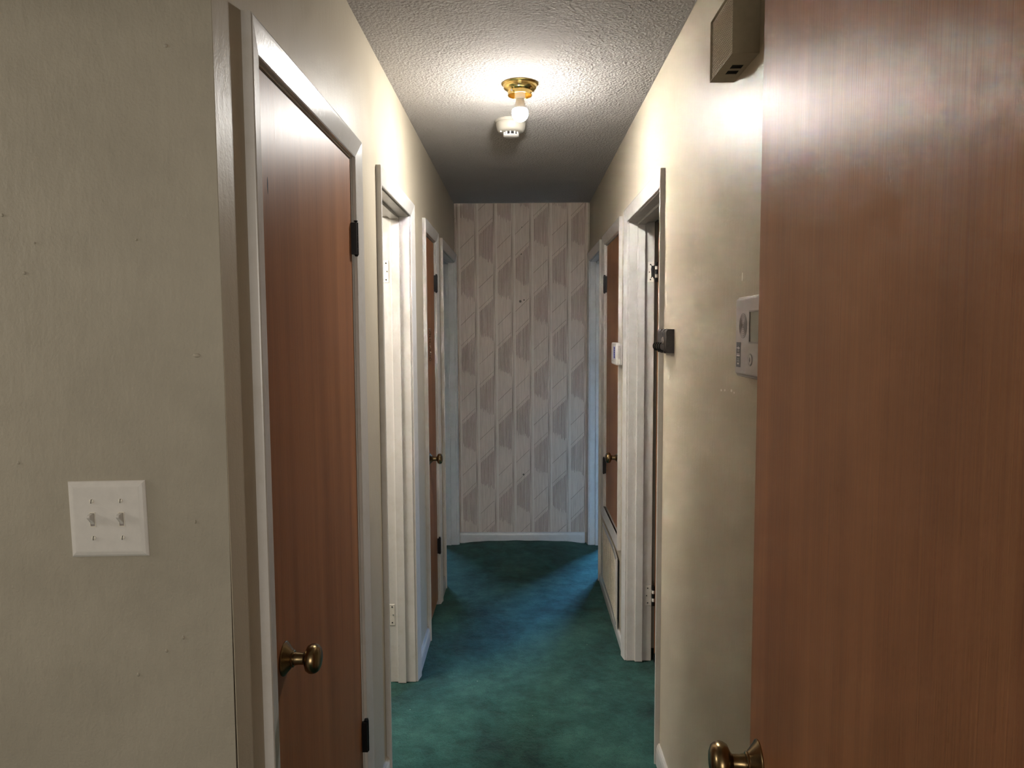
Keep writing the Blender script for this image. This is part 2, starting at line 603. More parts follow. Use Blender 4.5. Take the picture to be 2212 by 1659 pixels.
grid = [[bm.verts.new((x, y, carpet_z(x, y))) for x in xs] for y in ys]
for j in range(len(ys) - 1):
    for i in range(len(xs) - 1):
        bm.faces.new((grid[j][i], grid[j][i + 1], grid[j + 1][i + 1], grid[j + 1][i]))
struct(obj('floor', bm, M['carpet'], smooth=True), 'deep green cut-pile carpet, worn and stained along the middle')


# ------------------------------------------------------------------ baseboards
BASE_PROF = [(0, 0), (0.0125, 0), (0.0125, 0.040), (0.0115, 0.058), (0.0085, 0.070), (0.004, 0.077), (0, 0.078)]


def baseboard(name, s, y0, y1, h=1.0):
    bm = bmesh.new()
    prism(bm, [(t, z * h) for t, z in BASE_PROF], lambda t, z: (X(s, -t), y0, z), lambda t, z: (X(s, -t), y1, z))
    return struct(obj(name, bm, M['trim'], smooth=False), None)


CW = 0.055
for k, (s, y0, y1, h) in enumerate(((-1, LEFT[0][1] + CW, LEFT[1][0] - CW, 1), (-1, LEFT[1][1] + CW, LEFT[2][0] - CW, 1),
                                    (-1, LEFT[2][1] + CW, LEFT[3][0] - CW, 1), (1, 0.34, RIGHT[0][0] - CW, 1.0),
                                    (1, RIGHT[0][1] + CW, RIGHT[2][0] - CW, 0.62))):
    b_ = baseboard('baseboard_' + ('left' if s < 0 else 'right'), s, y0 + 0.0005, y1 - 0.0005, h)
bm = bmesh.new()
prism(bm, BASE_PROF, lambda t, z: (-0.452, YB - t, z + 0.004), lambda t, z: (0.455, YB - t, z + 0.004))
struct(obj('baseboard_back', bm, M['trim']))

# ------------------------------------------------------------------ doors
CAS = [(0.0, 0.0), (0.0, 0.0075), (0.0025, 0.0092), (0.046, 0.0172), (0.051, 0.0180), (0.0545, 0.0168), (CW, 0.0145), (CW, 0.0)]


def casing(parent, s, y0, y1, z0=0.0, sill=False, far=1.0, mat='trim'):
    """mitred casing boards round an opening; far < 1 rips the far board narrower"""
    def board(fa, fb):
        bm = bmesh.new()
        prism(bm, CAS, fa, fb)
        return obj('casing', bm, M[mat], parent)
    xx = lambda t: X(s, -t)
    fw = lambda w: w * far
    zb = (lambda w: z0 - w) if sill else (lambda w: z0)
    board(lambda w, t: (xx(t), y0 - w, zb(w)), lambda w, t: (xx(t), y0 - w, ZT + w))
    board(lambda w, t: (xx(t), y0 - w, ZT + w), lambda w, t: (xx(t), y1 + fw(w), ZT + w))
    board(lambda w, t: (xx(t), y1 + fw(w), ZT + w), lambda w, t: (xx(t), y1 + fw(w), zb(w)))
    if sill:
        board(lambda w, t: (xx(t), y0 - w, z0 - w), lambda w, t: (xx(t), y1 + w, z0 - w))


def jambs(parent, s, y0, y1, z0=0.0, stops=None, mat='trim', sill=False):
    j0, j1, zt = y0 + REV, y1 - REV, ZT - REV
    e = 0.0006

    def b(name, *a):
        xa, xb = sorted((X(s, a[0]), X(s, a[1])))
        return obj(name, bx(xa, xb, *a[2:], bev=0.001, seg=1), M[mat], parent)
    b('jamb', 0.0003, WT, j0 - JT + e, j0, z0, zt)
    b('jamb', 0.0003, WT, j1, j1 + JT - e, z0, zt)
    b('head_jamb', 0.0003, WT, j0 - JT + e, j1 + JT - e, zt, zt + JT - e)
    if sill:
        b('sill', -0.010, WT, j0 - JT + e, j1 + JT - e, z0 - JT + e, z0)
    if stops:
        d0, d1 = stops
        th = 0.011
        for ya, yb in ((j0, j0 + th), (j1 - th, j1)):
            b('door_stop', d0, d1, ya, yb, z0, zt - th)
        b('door_stop', d0, d1, j0, j1, zt - th, zt)
    return j0, j1, zt


KNOB_PROF = [(0.0, 0.0), (0.0125, 0.0), (0.0130, 0.004), (0.0118, 0.009), (0.0118, 0.020), (0.0160, 0.0235), (0.0250, 0.0275),
             (0.0284, 0.0335), (0.0290, 0.0390), (0.0275, 0.0450), (0.0235, 0.0500), (0.0160, 0.0532), (0.0070, 0.0545), (0.0, 0.0547)]
ROSE_PROF = [(0.0, 0.0), (0.0335, 0.0), (0.0338, 0.0018), (0.0325, 0.0032), (0.0305, 0.0040), (0.0180, 0.0150), (0.0165, 0.0160),
             (0.0168, 0.0185), (0.0150, 0.0200), (0.0, 0.0200)]


def knob(parent, org, axis, k=1.0):
    bm = bmesh.new()
    org, axis = Vector(org), Vector(axis).normalized()
    lathe(bm, [(r * k, (h + 0.019) * k) for r, h in KNOB_PROF], org, axis, 40)
    kn = obj('door_knob', bm, M['antique'], parent, True)
    bm = bmesh.new()
    lathe(bm, [(r * k, h * k) for r, h in ROSE_PROF], org, axis, 40)
    obj('rosette', bm, M['antique'], kn, True)
    return kn


def hinge(parent, s, y, z0, z1, d=-0.008, flip=1):
    """closed-door hinge: barrel in five knuckles on the hall side plus leaf edges; flip: direction of the door from the barrel"""
    bm = bmesh.new()
    n = 5
    hz = (z1 - z0) / n
    for i in range(n):
        lathe(bm, [(0.0, z0 + i * hz + 0.0003), (0.0068, z0 + i * hz + 0.0003), (0.0068, z0 + (i + 1) * hz - 0.0003), (0.0, z0 + (i + 1) * hz - 0.0003)],
              (X(s, d), y, 0), (0, 0, 1), 14)
    h = obj('hinge', bm, M['black'], parent, True)
    xa, xb = sorted((X(s, d - 0.004), X(s, 0.004)))
    obj('hinge_leaf', bx(xa, xb, *sorted((y, y - flip * 0.012)), z0 + 0.0012, z1 - 0.0012), M['black'], h)
    bm = bmesh.new()
    lathe(bm, [(0.0, z1), (0.0035, z1), (0.0035, z1 + 0.002), (0.0062, z1 + 0.003), (0.0055, z1 + 0.0055), (0.0, z1 + 0.0062)], (X(s, d), y, 0), (0, 0, 1), 14)
    lathe(bm, [(0.0, z0), (0.0055, z0 - 0.0005), (0.004, z0 - 0.004), (0.0, z0 - 0.0045)], (X(s, d), y, 0), (0, 0, 1), 14)
    obj('hinge_pin', bm, M['black'], h, True)
    return h


def leaf(parent, s, j0, j1, z0, zt, d=0.0035, g=0.003):
    xa, xb = sorted((X(s, d), X(s, d + 0.035)))
    return obj('door_leaf', bx(xa, xb, j0 + g, j1 - g, z0, zt - g, bev=0.0012, seg=1), M['door'], parent)


def jamb_leaf(parent, s, y, d0, d1, z0, z1, mat, bare=None):
    """hinge leaf let into the far jamb of an open doorway"""
    xa, xb = sorted((X(s, d0), X(s, d1)))
    h = obj('hinge_leaf', bx(xa, xb, y - 0.0016, y + 0.001, z0, z1, bev=0.0007, seg=1), M[mat], parent)
    zm = (z0 + z1) / 2
    for k, (fx, fz) in enumerate(((0.45, 0.87), (0.28, 0.5), (0.45, 0.13))):
        bm = bmesh.new()
        lathe(bm, [(0.0, 0.0), (0.0032, 0.0), (0.0026, 0.0012), (0.0, 0.0013)], (X(s, d0 + (d1 - d0) * fx), y - 0.0016, z0 + (z1 - z0) * fz), (0, -1, 0), 12)
        obj('screw', bm, M['black'] if k != 1 else M['steel'], h, True)
    return h


# door 1: closed brown door at the front on the left
D1 = struct(thing('door_1', 'closed brown veneer door with a white casing nearest the light switch', 'door'))
casing(D1, -1, *LEFT[0])
j0, j1, zt = jambs(D1, -1, *LEFT[0])
leaf(D1, -1, j0, j1, 0.012, zt)
knob(D1, (X(-1, 0.0035), 1.366, 0.892), (1, 0, 0))
hinge(D1, -1, 2.0165, 1.757, 1.847)
hinge(D1, -1, 2.0165, 0.302, 0.394)
bm = bmesh.new()      # old nick in the veneer
prism(bm, [(-0.0016, 0.0), (-0.0010, 0.012), (0.0004, 0.017), (0.0016, 0.008), (0.0012, -0.010), (0.0004, -0.016), (-0.0002, -0.013)],
      lambda y, z: (X(-1, 0.0036), 1.350 + y * 1.5, 1.815 + z), lambda y, z: (X(-1, 0.0033), 1.350 + y * 1.5, 1.815 + z))
obj('veneer_nick', bm, M['void'], D1)

# door 2: open doorway behind it
D2 = struct(thing('door_2', 'open doorway with white painted jambs and painted hinge leaves, second on its wall', 'door'))
casing(D2, -1, *LEFT[1])
j0, j1, zt = jambs(D2, -1, *LEFT[1], stops=(0.041, 0.076))
jamb_leaf(D2, -1, j1, 0.088, 0.113, 1.748, 1.842, 'door_white')
jamb_leaf(D2, -1, j1, 0.088, 0.113, 0.257, 0.352, 'door_white')

# door 3: narrow closed closet door
D3 = struct(thing('door_3', 'narrow closed brown closet door with a brass knob and a hanging chain', 'door'))
casing(D3, -1, *LEFT[2])
j0, j1, zt = jambs(D3, -1, *LEFT[2])
leaf(D3, -1, j0, j1, 0.03, zt, 0.006)
knob(D3, (X(-1, 0.006), 3.628, 0.885), (1, 0, 0), 0.94)
hinge(D3, -1, j1 - 0.003, 1.757, 1.848)
hinge(D3, -1, j1 - 0.003, 0.297, 0.384)

# door 4: open doorway by the end wall on the left
D4 = struct(thing('door_4', 'open white-framed doorway against the end wall, opposite the blue daylight', 'door'))
casing(D4, -1, *LEFT[3], far=0.25)
j0, j1, zt = jambs(D4, -1, *LEFT[3], stops=(0.041, 0.076))
obj('strike_plate', bx(X(-1, 0.094), X(-1, 0.066), j1 - 0.0125, j1 - 0.0108, 1.150, 1.276, bev=0.0004, seg=1), M['door_white'], D4)

# door 6: open doorway on the right with its brown leaf swung into a dark room
D6 = struct(thing('door_6', 'open doorway with a half bare black hinge and brown leaf swung into a dark room', 'door'))
casing(D6, 1, *RIGHT[0])
j0, j1, zt = jambs(D6, 1, *RIGHT[0], stops=(0.038, 0.072))
h = jamb_leaf(D6, 1, j1, 0.083, 0.1135, 1.757, 1.847, 'door_white')
patch = [(0.099, 1.836), (0.103, 1.831), (0.108, 1.829), (0.1135, 1.834), (0.1135, 1.770), (0.110, 1.774), (0.106, 1.781), (0.101, 1.776), (0.097, 1.772),
         (0.100, 1.783), (0.0995, 1.80), (0.0985, 1.815), (0.1005, 1.826)]
bm = bmesh.new()
prism(bm, patch, lambda d, z: (X(1, d), j1 - 0.0019, z), lambda d, z: (X(1, d), j1 - 0.0015, z))
obj('bare_metal', bm, M['black'], h)['label'] = 'bare black metal where the paint has flaked'
jamb_leaf(D6, 1, j1, 0.083, 0.1135, 0.266, 0.360, 'door_white')
obj('door_leaf', bx(X(1, 0.129), X(1, 0.129) + 0.72, j1 - 0.034, j1 + 0.001, 0.012, zt - 0.003, bev=0.0012, seg=1), M['door'], D6)
for z0, z1 in ((1.757, 1.847), (0.266, 0.360)):
    bm = bmesh.new()
    for i in range(5):
        a = z0 + (z1 - z0) * i / 5 + 0.0004
        b2 = z0 + (z1 - z0) * (i + 1) / 5 - 0.0004
        lathe(bm, [(0, a), (0.0062, a), (0.0062, b2), (0, b2)], (X(1, 0.122), j1 - 0.0055, 0), (0, 0, 1), 12)
    hb = obj('hinge', bm, M['black'], D6, True)
    for i in (1, 3):
        a = z0 + (z1 - z0) * i / 5 + 0.002
        b2 = z0 + (z1 - z0) * (i + 1) / 5 - 0.002
        bm = bmesh.new()
        lathe(bm, [(0, a), (0.0066, a), (0.0066, b2), (0, b2)], (X(1, 0.1215), j1 - 0.006, 0), (0, 0, 1), 12)
        obj('painted_knuckle', bm, M['door_white'], hb, True)

# door 7: raised closet door above the return-air grille
D7 = struct(thing('door_7', 'closed brown closet door raised above the return air grille', 'door'))
casing(D7, 1, *RIGHT[1], z0=SILL, sill=True)
j0, j1, zt = jambs(D7, 1, *RIGHT[1], z0=SILL, sill=True)
leaf(D7, 1, j0, j1, SILL + 0.004, zt, 0.006)
knob(D7, (X(1, 0.006), 3.560, 0.900), (-1, 0, 0), 0.94)
hinge(D7, 1, j1 - 0.003, 1.757, 1.852)
hinge(D7, 1, j1 - 0.003, 0.712, 0.803)

# door 8: open doorway by the end wall on the right
D8 = struct(thing('door_8', 'open white-framed doorway against the end wall letting blue daylight onto the carpet', 'door'))
casing(D8, 1, *RIGHT[2], far=0.75)
jambs(D8, 1, *RIGHT[2], stops=(0.041, 0.076))

# door 5: big leaf standing open close to the camera on the right
D5 = struct(thing('door_5', 'large brown veneer door leaf standing open close to the camera', 'door'))
E5, DIR5 = Vector((0.3590, 1.0850)), Vector((0.0850, 0.9964)).normalized()
N5 = Vector((DIR5.y, -DIR5.x))      # towards the wall
LEN5, TH5 = 0.762, 0.035
bm = bmesh.new()
vs = box(bm, 0, TH5, -LEN5, 0, 0.014, 2.062, bev=0.0015, seg=2)
for v in bm.verts:
    p = E5 + N5 * v.co.x + DIR5 * v.co.y
    v.co = Vector((p.x, p.y, v.co.z))
# object coordinates follow the leaf, so the grain runs along it
obj('door_leaf', bm, M['door'], D5)
P5 = E5 - DIR5 * 0.060
knob(D5, (P5.x, P5.y, 0.8915), (-N5.x, -N5.y, 0))
Q5 = P5 + N5 * TH5
knob(D5, (Q5.x, Q5.y, 0.8915), (N5.x, N5.y, 0))
for z0 in (0.26, 1.0, 1.76):
    bm = bmesh.new()
    p = E5 - DIR5 * (LEN5 + 0.004) - N5 * 0.004
    lathe(bm, [(0, z0), (0.0065, z0), (0.0065, z0 + 0.09), (0, z0 + 0.09)], (p.x, p.y, 0), (0, 0, 1), 14)
    obj('hinge', bm, M['black'], D5, True)

# ------------------------------------------------------------------ light switch
SW = thing('light_switch', 'white double toggle switch plate, slightly crooked, on the near wall', 'switch')
cx, cz, tilt = -0.6665, 1.2425, math.radians(0.9)


def sw(u, v, t):                    # plate coordinates -> scene, t out of the wall
    return (cx + u * math.cos(tilt) - v * math.sin(tilt), YN - t, cz + u * math.sin(tilt) + v * math.cos(tilt))


PW, PH = 0.0627, 0.0619
bm = bmesh.new()
loops = []
for inset, t in ((0.0, 0.0), (0.0, 0.0012), (0.0012, 0.0026), (0.004, 0.0044), (0.0085, 0.0056), (0.0105, 0.0058)):
    loops.append([bm.verts.new(sw(a * (PW - inset), b_ * (PH - inset), t)) for a, b_ in ((-1, -1), (1, -1), (1, 1), (-1, 1))])
for A, B in zip(loops, loops[1:]):
    for k in range(4):
        bm.faces.new((A[k], A[(k + 1) % 4], B[(k + 1) % 4], B[k]))
bm.faces.new(loops[-1])
bm.faces.new(loops[0])
obj('plate', bm, M['plastic'], SW)
for u in (-0.0235, 0.0235):
    bm = grid_slab([u - 0.0048, u - 0.0036, u + 0.0036, u + 0.0048], [-0.0120, -0.0105, 0.0105, 0.0120],
                   lambda a, b_: abs(a - u) < 0.0036 and abs(b_) < 0.0105, lambda a, b_, t: sw(a, b_, t), 0.0052, 0.0066)
    surround = obj('toggle_surround', bm, M['ivory'], SW)
    obj_b = bmesh.new()
    A = [obj_b.verts.new(sw(a, b_, 0.00585)) for a, b_ in ((u - 0.0036, -0.0105), (u + 0.0036, -0.0105), (u + 0.0036, 0.0105), (u - 0.0036, 0.0105))]
    B = [obj_b.verts.new(sw(a, b_, 0.0060)) for a, b_ in ((u - 0.0036, -0.0105), (u + 0.0036, -0.0105), (u + 0.0036, 0.0105), (u - 0.0036, 0.0105))]
    obj_b.faces.new(A)
    obj_b.faces.new(B)
    for k in range(4):
        obj_b.faces.new((A[k], A[(k + 1) % 4], B[(k + 1) % 4], B[k]))
    obj('toggle_slot', obj_b, M['gray_dark'], SW)
    # the lever, flipped up
    bm = bmesh.new()
    sec = [(-0.0080, 0.0060, 0.0031), (-0.0030, 0.0085, 0.0032), (0.0040, 0.0170, 0.0030), (0.0065, 0.0185, 0.0026), (0.0088, 0.0178, 0.0026), (0.0098, 0.0150, 0.0029), (0.0100, 0.0060, 0.0032)]
    ra = [bm.verts.new(sw(u - w, b_, t)) for b_, t, w in sec]
    rb = [bm.verts.new(sw(u + w, b_, t)) for b_, t, w in sec]
    bm.faces.new(ra)
    bm.faces.new(rb)
    for k in range(len(sec)):
        bm.faces.new((ra[k], ra[(k + 1) % len(sec)], rb[(k + 1) % len(sec)], rb[k]))
    bmesh.ops.bevel(bm, geom=bm.edges[:], offset=0.0006, segments=2, affect='EDGES')
    obj('toggle', bm, M['plastic'], SW, True)
    for v in (-0.0300, 0.0300):
        bm = bmesh.new()
        p = sw(u, v, 0.0056)
        lathe(bm, [(0.0, 0.0), (0.0036, 0.0), (0.0034, 0.0010), (0.0020, 0.0017), (0.0, 0.0019)], p, (0, -1, 0), 20)
        sc = obj('screw', bm, M['ivory'], SW, True)
        a = math.radians(82)
        bm = bmesh.new()
        box(bm, -0.0033, 0.0033, -0.0021, 0.0, -0.00045, 0.00045)
        for q in bm.verts:
            x, z = q.co.x, q.co.z
            q.co = Vector((p[0] + x * math.cos(a) - z * math.sin(a), p[1] + q.co.y, p[2] + x * math.sin(a) + z * math.cos(a)))
        obj('screw_slot', bm, M['void'], sc)

# ------------------------------------------------------------------ ceiling light with bare bulb
CLX, CLY = -0.001, 2.665
CLT = thing('ceiling_light', 'brass ceiling fixture without shade holding a bare lit white bulb', 'lamp')
dn = (0, 0, -1)
bm = bmesh.new()
lathe(bm, [(0.0, 0.0), (0.0665, 0.0), (0.0672, 0.0022), (0.0640, 0.0045), (0.0615, 0.0062), (0.0600, 0.0110), (0.0600, 0.0145), (0.0588, 0.0165),
           (0.0505, 0.0230), (0.0445, 0.0270), (0.0430, 0.0290), (0.0415, 0.0290), (0.0, 0.0270)], (CLX, CLY, CEIL), dn, 64)
obj('canopy', bm, M['brass'], CLT, True)
bm = bmesh.new()
lathe(bm, [(0.0435, 0.0275), (0.0450, 0.0292), (0.0450, 0.0352), (0.0440, 0.0395), (0.0447, 0.0418), (0.0432, 0.0424), (0.0418, 0.0410), (0.0412, 0.0352), (0.0415, 0.0280)], (CLX, CLY, CEIL), dn, 64)
bm.faces.ensure_lookup_table()
big = [f for f in bm.faces if len(f.verts) > 4]
bmesh.ops.delete(bm, geom=big, context='FACES_ONLY')
obj('shade_ring', bm, M['brass'], CLT, True)
for k, ang in enumerate((-125, -80 + 62, 110)):
    a = math.radians(ang)
    bm = bmesh.new()
    dv = Vector((math.cos(a), math.sin(a), 0))
    p0 = Vector((CLX, CLY, CEIL - 0.0350)) + dv * 0.0435
    lathe(bm, [(0, 0), (0.0016, 0), (0.0016, 0.007), (0.0038, 0.0072), (0.0038, 0.0105), (0, 0.0108)], p0, dv, 12)
    obj('set_screw', bm, M['steel'], CLT, True)
for ang in (-95, 20):
    a = math.radians(ang)
    bm = bmesh.new()
    lathe(bm, [(0, 0), (0.0042, 0), (0.0036, 0.004), (0.0, 0.0055)], Vector((CLX, CLY, CEIL - 0.0185)) + Vector((math.cos(a), math.sin(a), 0)) * 0.0535, (math.cos(a) * 0.6, math.sin(a) * 0.6, -0.8), 12)
    obj('canopy_screw', bm, M['steel'], CLT, True)
bm = bmesh.new()
lathe(bm, [(0, 0.022), (0.0195, 0.024), (0.0190, 0.050), (0.0175, 0.0525), (0.0150, 0.0530), (0, 0.0530)], (CLX, CLY, CEIL), dn, 40)
obj('socket', bm, M['porcelain'], CLT, True)
bm = bmesh.new()
lathe(bm, [(0, 0.0525), (0.0142, 0.0528), (0.0150, 0.056), (0.0165, 0.066), (0.0205, 0.080), (0.0262, 0.090), (0.0262, 0.0902), (0, 0.0902)], (CLX, CLY, CEIL), dn, 40)
bulb = obj('bulb', bm, M['plastic'], CLT, True)
b = NT('lit_bulb_globe')
b.p.inputs['Base Color'].default_value = (0.9, 0.9, 0.9, 1)
b.p.inputs['Emission Color'].default_value = (1.0, 0.965, 0.91, 1)
# LED bulb: the globe sends most of its light down and to the sides, little back to the ceiling
geo = b.n('NewGeometry')
sep = b.n('SeparateXYZ')
b.put(sep.inputs[0], geo.outputs['Normal'])
prof_ = b.ramp(b.math('MULTIPLY_ADD', sep.outputs[2], 0.5, 0.5), [(0.0, (1, 1, 1)), (0.28, (0.50, 0.50, 0.50)), (0.5, (0.115, 0.115, 0.115)), (0.72, (0.045, 0.045, 0.045))])
b.put(b.p.inputs['Emission Strength'], b.math('MULTIPLY', prof_, BULB_STRENGTH))
M['glow'] = b.m
bm = bmesh.new()
prof = [(0.0, 0.0903), (0.0262, 0.0903)]
for i in range(1, 15):
    a = math.radians(-28 + 118 * i / 14)
    prof.append((max(0.0, 0.0300 * math.cos(a)), 0.1045 + 0.0300 * math.sin(a)))
prof[-1] = (0.0, prof[-1][1])
lathe(bm, prof, (CLX, CLY, CEIL), dn, 40)
obj('bulb_globe', bm, M['glow'], bulb, True)

# ------------------------------------------------------------------ smoke detector
SDX, SDY = -0.0400, 3.118
SD = thing('smoke_detector', 'round ivory smoke detector on the ceiling just behind the bulb', 'smoke detector')
bm = bmesh.new()
lathe(bm, [(0, 0), (0.0665, 0), (0.0672, 0.004), (0.0660, 0.011), (0, 0.012)], (SDX, SDY, CEIL), dn, 56)
obj('mounting_base', bm, M['ivory_dark'], SD, True)
bm = bmesh.new()
lathe(bm, [(0, 0.010), (0.0625, 0.010), (0.0640, 0.014), (0.0635, 0.022), (0.0605, 0.036), (0.0560, 0.045), (0.0500, 0.0490), (0.0340, 0.0500), (0, 0.0500)], (SDX, SDY, CEIL), dn, 56)
obj('housing', bm, M['ivory_dark'], SD, True)
bm = bmesh.new()
lathe(bm, [(0, 0.0495), (0.0265, 0.0495), (0.0265, 0.0625), (0, 0.0625)], (SDX, SDY, CEIL), dn, 32)
obj('sensor_chamber', bm, M['void'], SD, True)
for k in range(10):
    a = 2 * PI * (k + 0.35) / 10
    bm = bmesh.new()
    box(bm, 0.0268, 0.0325, -0.0024, 0.0024, CEIL - 0.0632, CEIL - 0.0495)
    for v in bm.verts:
        x, y = v.co.x, v.co.y
        v.co.x, v.co.y = SDX + x * math.cos(a) - y * math.sin(a), SDY + x * math.sin(a) + y * math.cos(a)
    obj('vent_rib', bm, M['plastic'], SD)
bm = bmesh.new()
lathe(bm, [(0, 0.0626), (0.0330, 0.0626), (0.0335, 0.0650), (0.0300, 0.0672), (0, 0.0680)], (SDX, SDY, CEIL), dn, 40)
obj('cap', bm, M['plastic'], SD, True)
bm = bmesh.new()
lathe(bm, [(0, 0.0480), (0.0040, 0.0480), (0.0040, 0.0535), (0, 0.0540)], (SDX - 0.0425, SDY - 0.022, CEIL), dn, 16)
obj('test_button', bm, M['plastic'], SD, True)

# ------------------------------------------------------------------ door chime box
CH = thing('door_chime', 'beige metal chime box with a dotted face high on the wall', 'door chime')
x0, x1, y0, y1, z0, z1 = 0.4295, WR, 1.490, 1.662, 2.100, 2.232
bm = grid_slab([x0, x0 + (x1 - x0) * 0.365, x0 + (x1 - x0) * 0.815, x1],
               [y0, y0 + 0.172 * 0.38, y0 + 0.172 * 0.522, y0 + 0.172 * 0.574, y0 + 0.172 * 0.715, y1],
               lambda x, y: x0 + (x1 - x0) * 0.365 < x < x0 + (x1 - x0) * 0.815 and (0.38 < (y - y0) / 0.172 < 0.522 or 0.574 < (y - y0) / 0.172 < 0.715),
               lambda x, y, t: (x, y, z0 + t), 0.0, 0.0016)
obj('bottom_plate', bm, M['beige'], CH)
obj('side_plate', bx(x0, x1, y0, y0 + 0.0016, z0 + 0.0017, z1, bev=0.0004, seg=1), M['beige'], CH)
obj('side_plate', bx(x0, x1, y1 - 0.0016, y1, z0 + 0.0017, z1, bev=0.0004, seg=1), M['beige'], CH)
obj('top_plate', bx(x0, x1, y0 + 0.0017, y1 - 0.0017, z1 - 0.0016, z1), M['beige'], CH)
obj('inside', bx(x0 + 0.009, x1, y0 + 0.0017, y1 - 0.0017, z0 + 0.0030, z1 - 0.0017), M['void'], CH)
gx = x0 + 0.0050
grl = obj('grille', bx(gx, gx + 0.0014, y0 + 0.0017, y1 - 0.0017, z0 + 0.0018, z1 - 0.0017), M['beige'], CH)
bm = bmesh.new()
NY, NZ = 21, 20
for i in range(NY):
    for j in range(NZ):
        yy = y0 + 0.006 + (y1 - y0 - 0.012) * (i + 0.5 * (j % 2)) / NY
        zz = z0 + 0.006 + (z1 - z0 - 0.012) * (j + 0.5) / NZ
        r = 0.0027
        c = [bm.verts.new((gx - 0.0001, yy + r * math.cos(k * PI / 3), zz + r * math.sin(k * PI / 3))) for k in range(6)]
        d = [bm.verts.new((gx - 0.0021, yy + r * 0.55 * math.cos(k * PI / 3), zz + r * 0.55 * math.sin(k * PI / 3))) for k in range(6)]
        bm.faces.new(d)
        for k in range(6):
            bm.faces.new((c[k], c[(k + 1) % 6], d[(k + 1) % 6], d[k]))
dots = obj('raised_dots', bm, M['dots'], grl)
dots['kind'] = 'stuff'

# ------------------------------------------------------------------ alarm keypad
KP = thing('alarm_keypad', 'grey alarm keypad with a blank screen, half hidden behind the open door', 'keypad')
fx, ky0, ky1, kz0, kz1 = 0.4625, 1.300, 1.546, 1.4455, 1.6075
bm = bx(fx, WR, ky0, ky1, kz0, kz1, bev=0.0055, seg=3)
obj('housing', bm, M['gray'], KP, True)
obj('top_edge', bx(fx + 0.004, WR - 0.001, ky0 + 0.006, ky1 - 0.006, kz1 - 0.001, kz1 + 0.0022, bev=0.001, seg=1), M['plastic'], KP)
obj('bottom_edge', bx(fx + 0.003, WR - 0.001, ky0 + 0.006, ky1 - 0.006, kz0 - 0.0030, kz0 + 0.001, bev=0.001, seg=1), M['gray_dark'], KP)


def kp(py, pz):                    # y from the far end, z from the bottom
    return ky1 - py, kz0 + pz


# screen with a recessed frame
bm = grid_slab([ky1 - 0.182, ky1 - 0.178, ky1 - 0.101, ky1 - 0.098], [kz0 + 0.068, kz0 + 0.0715, kz0 + 0.131, kz0 + 0.134],
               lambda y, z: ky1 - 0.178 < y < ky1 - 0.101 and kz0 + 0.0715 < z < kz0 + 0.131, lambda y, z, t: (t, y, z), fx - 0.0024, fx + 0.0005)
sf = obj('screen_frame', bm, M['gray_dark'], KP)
obj('screen', bx(fx - 0.0004, fx + 0.0004, ky1 - 0.178, ky1 - 0.101, kz0 + 0.0715, kz0 + 0.131), M['screen'], KP)
for i in range(6):
    r0 = 0.0258 - i * 0.0042
    bm = bmesh.new()
    lathe(bm, [(r0 - 0.0013, 0.0), (r0, 0.0), (r0, 0.0007), (r0 - 0.0013, 0.0007)], (fx + 0.0001, ky1 - 0.0540, kz0 + 0.1035), (-1, 0, 0), 36)
    bmesh.ops.delete(bm, geom=[f for f in bm.faces if len(f.verts) > 4], context='FACES_ONLY')
    obj('speaker_ring', bm, M['gray_dark'], KP)
lab = obj('label_strip', bx(fx - 0.0006, fx + 0.0004, ky1 - 0.0400, ky1 - 0.0120, kz0 + 0.0165, kz0 + 0.0690, bev=0.0003, seg=1), M['label_dark'], KP)
for za, zb, ya, yb in ((0.0560, 0.0578, 0.0060, 0.0140), (0.0535, 0.0600, 0.0093, 0.0107), (0.0500, 0.0510, 0.0085, 0.0115), (0.0440, 0.0450, 0.0060, 0.0140), (0.0395, 0.0425, 0.0060, 0.0140), (0.0330, 0.0338, 0.0075, 0.0125), (0.0290, 0.0298, 0.0070, 0.0130), (0.0220, 0.0255, 0.0080, 0.0120)):
    obj('printed_mark', bx(fx - 0.0010, fx - 0.0005, ky1 - 0.001 - yb * 2.55, ky1 - 0.001 - ya * 2.55, kz0 + za, kz0 + zb), M['print'], lab)
bm = bmesh.new()
lathe(bm, [(0.0110, 0.0), (0.0126, 0.0), (0.0126, 0.0008), (0.0110, 0.0008)], (fx + 0.0001, ky1 - 0.104, kz0 + 0.0345), (-1, 0, 0), 36)
bmesh.ops.delete(bm, geom=[f for f in bm.faces if len(f.verts) > 4], context='FACES_ONLY')
obj('button_ring', bm, M['gray_dark'], KP)
bm = bmesh.new()
lathe(bm, [(0.0, 0.0), (0.0106, 0.0), (0.0103, 0.0010), (0.0, 0.0012)], (fx + 0.0001, ky1 - 0.104, kz0 + 0.0345), (-1, 0, 0), 36)
bt = obj('button', bm, M['gray'], KP, True)
obj('button_mark', bx(fx - 0.0016, fx - 0.0010, ky1 - 0.1046, ky1 - 0.1034, kz0 + 0.0300, kz0 + 0.0390), M['label_dark'], bt)
obj('button_mark', bx(fx - 0.0016, fx - 0.0010, ky1 - 0.1075, ky1 - 0.1005, kz0 + 0.0340, kz0 + 0.0350), M['label_dark'], bt)

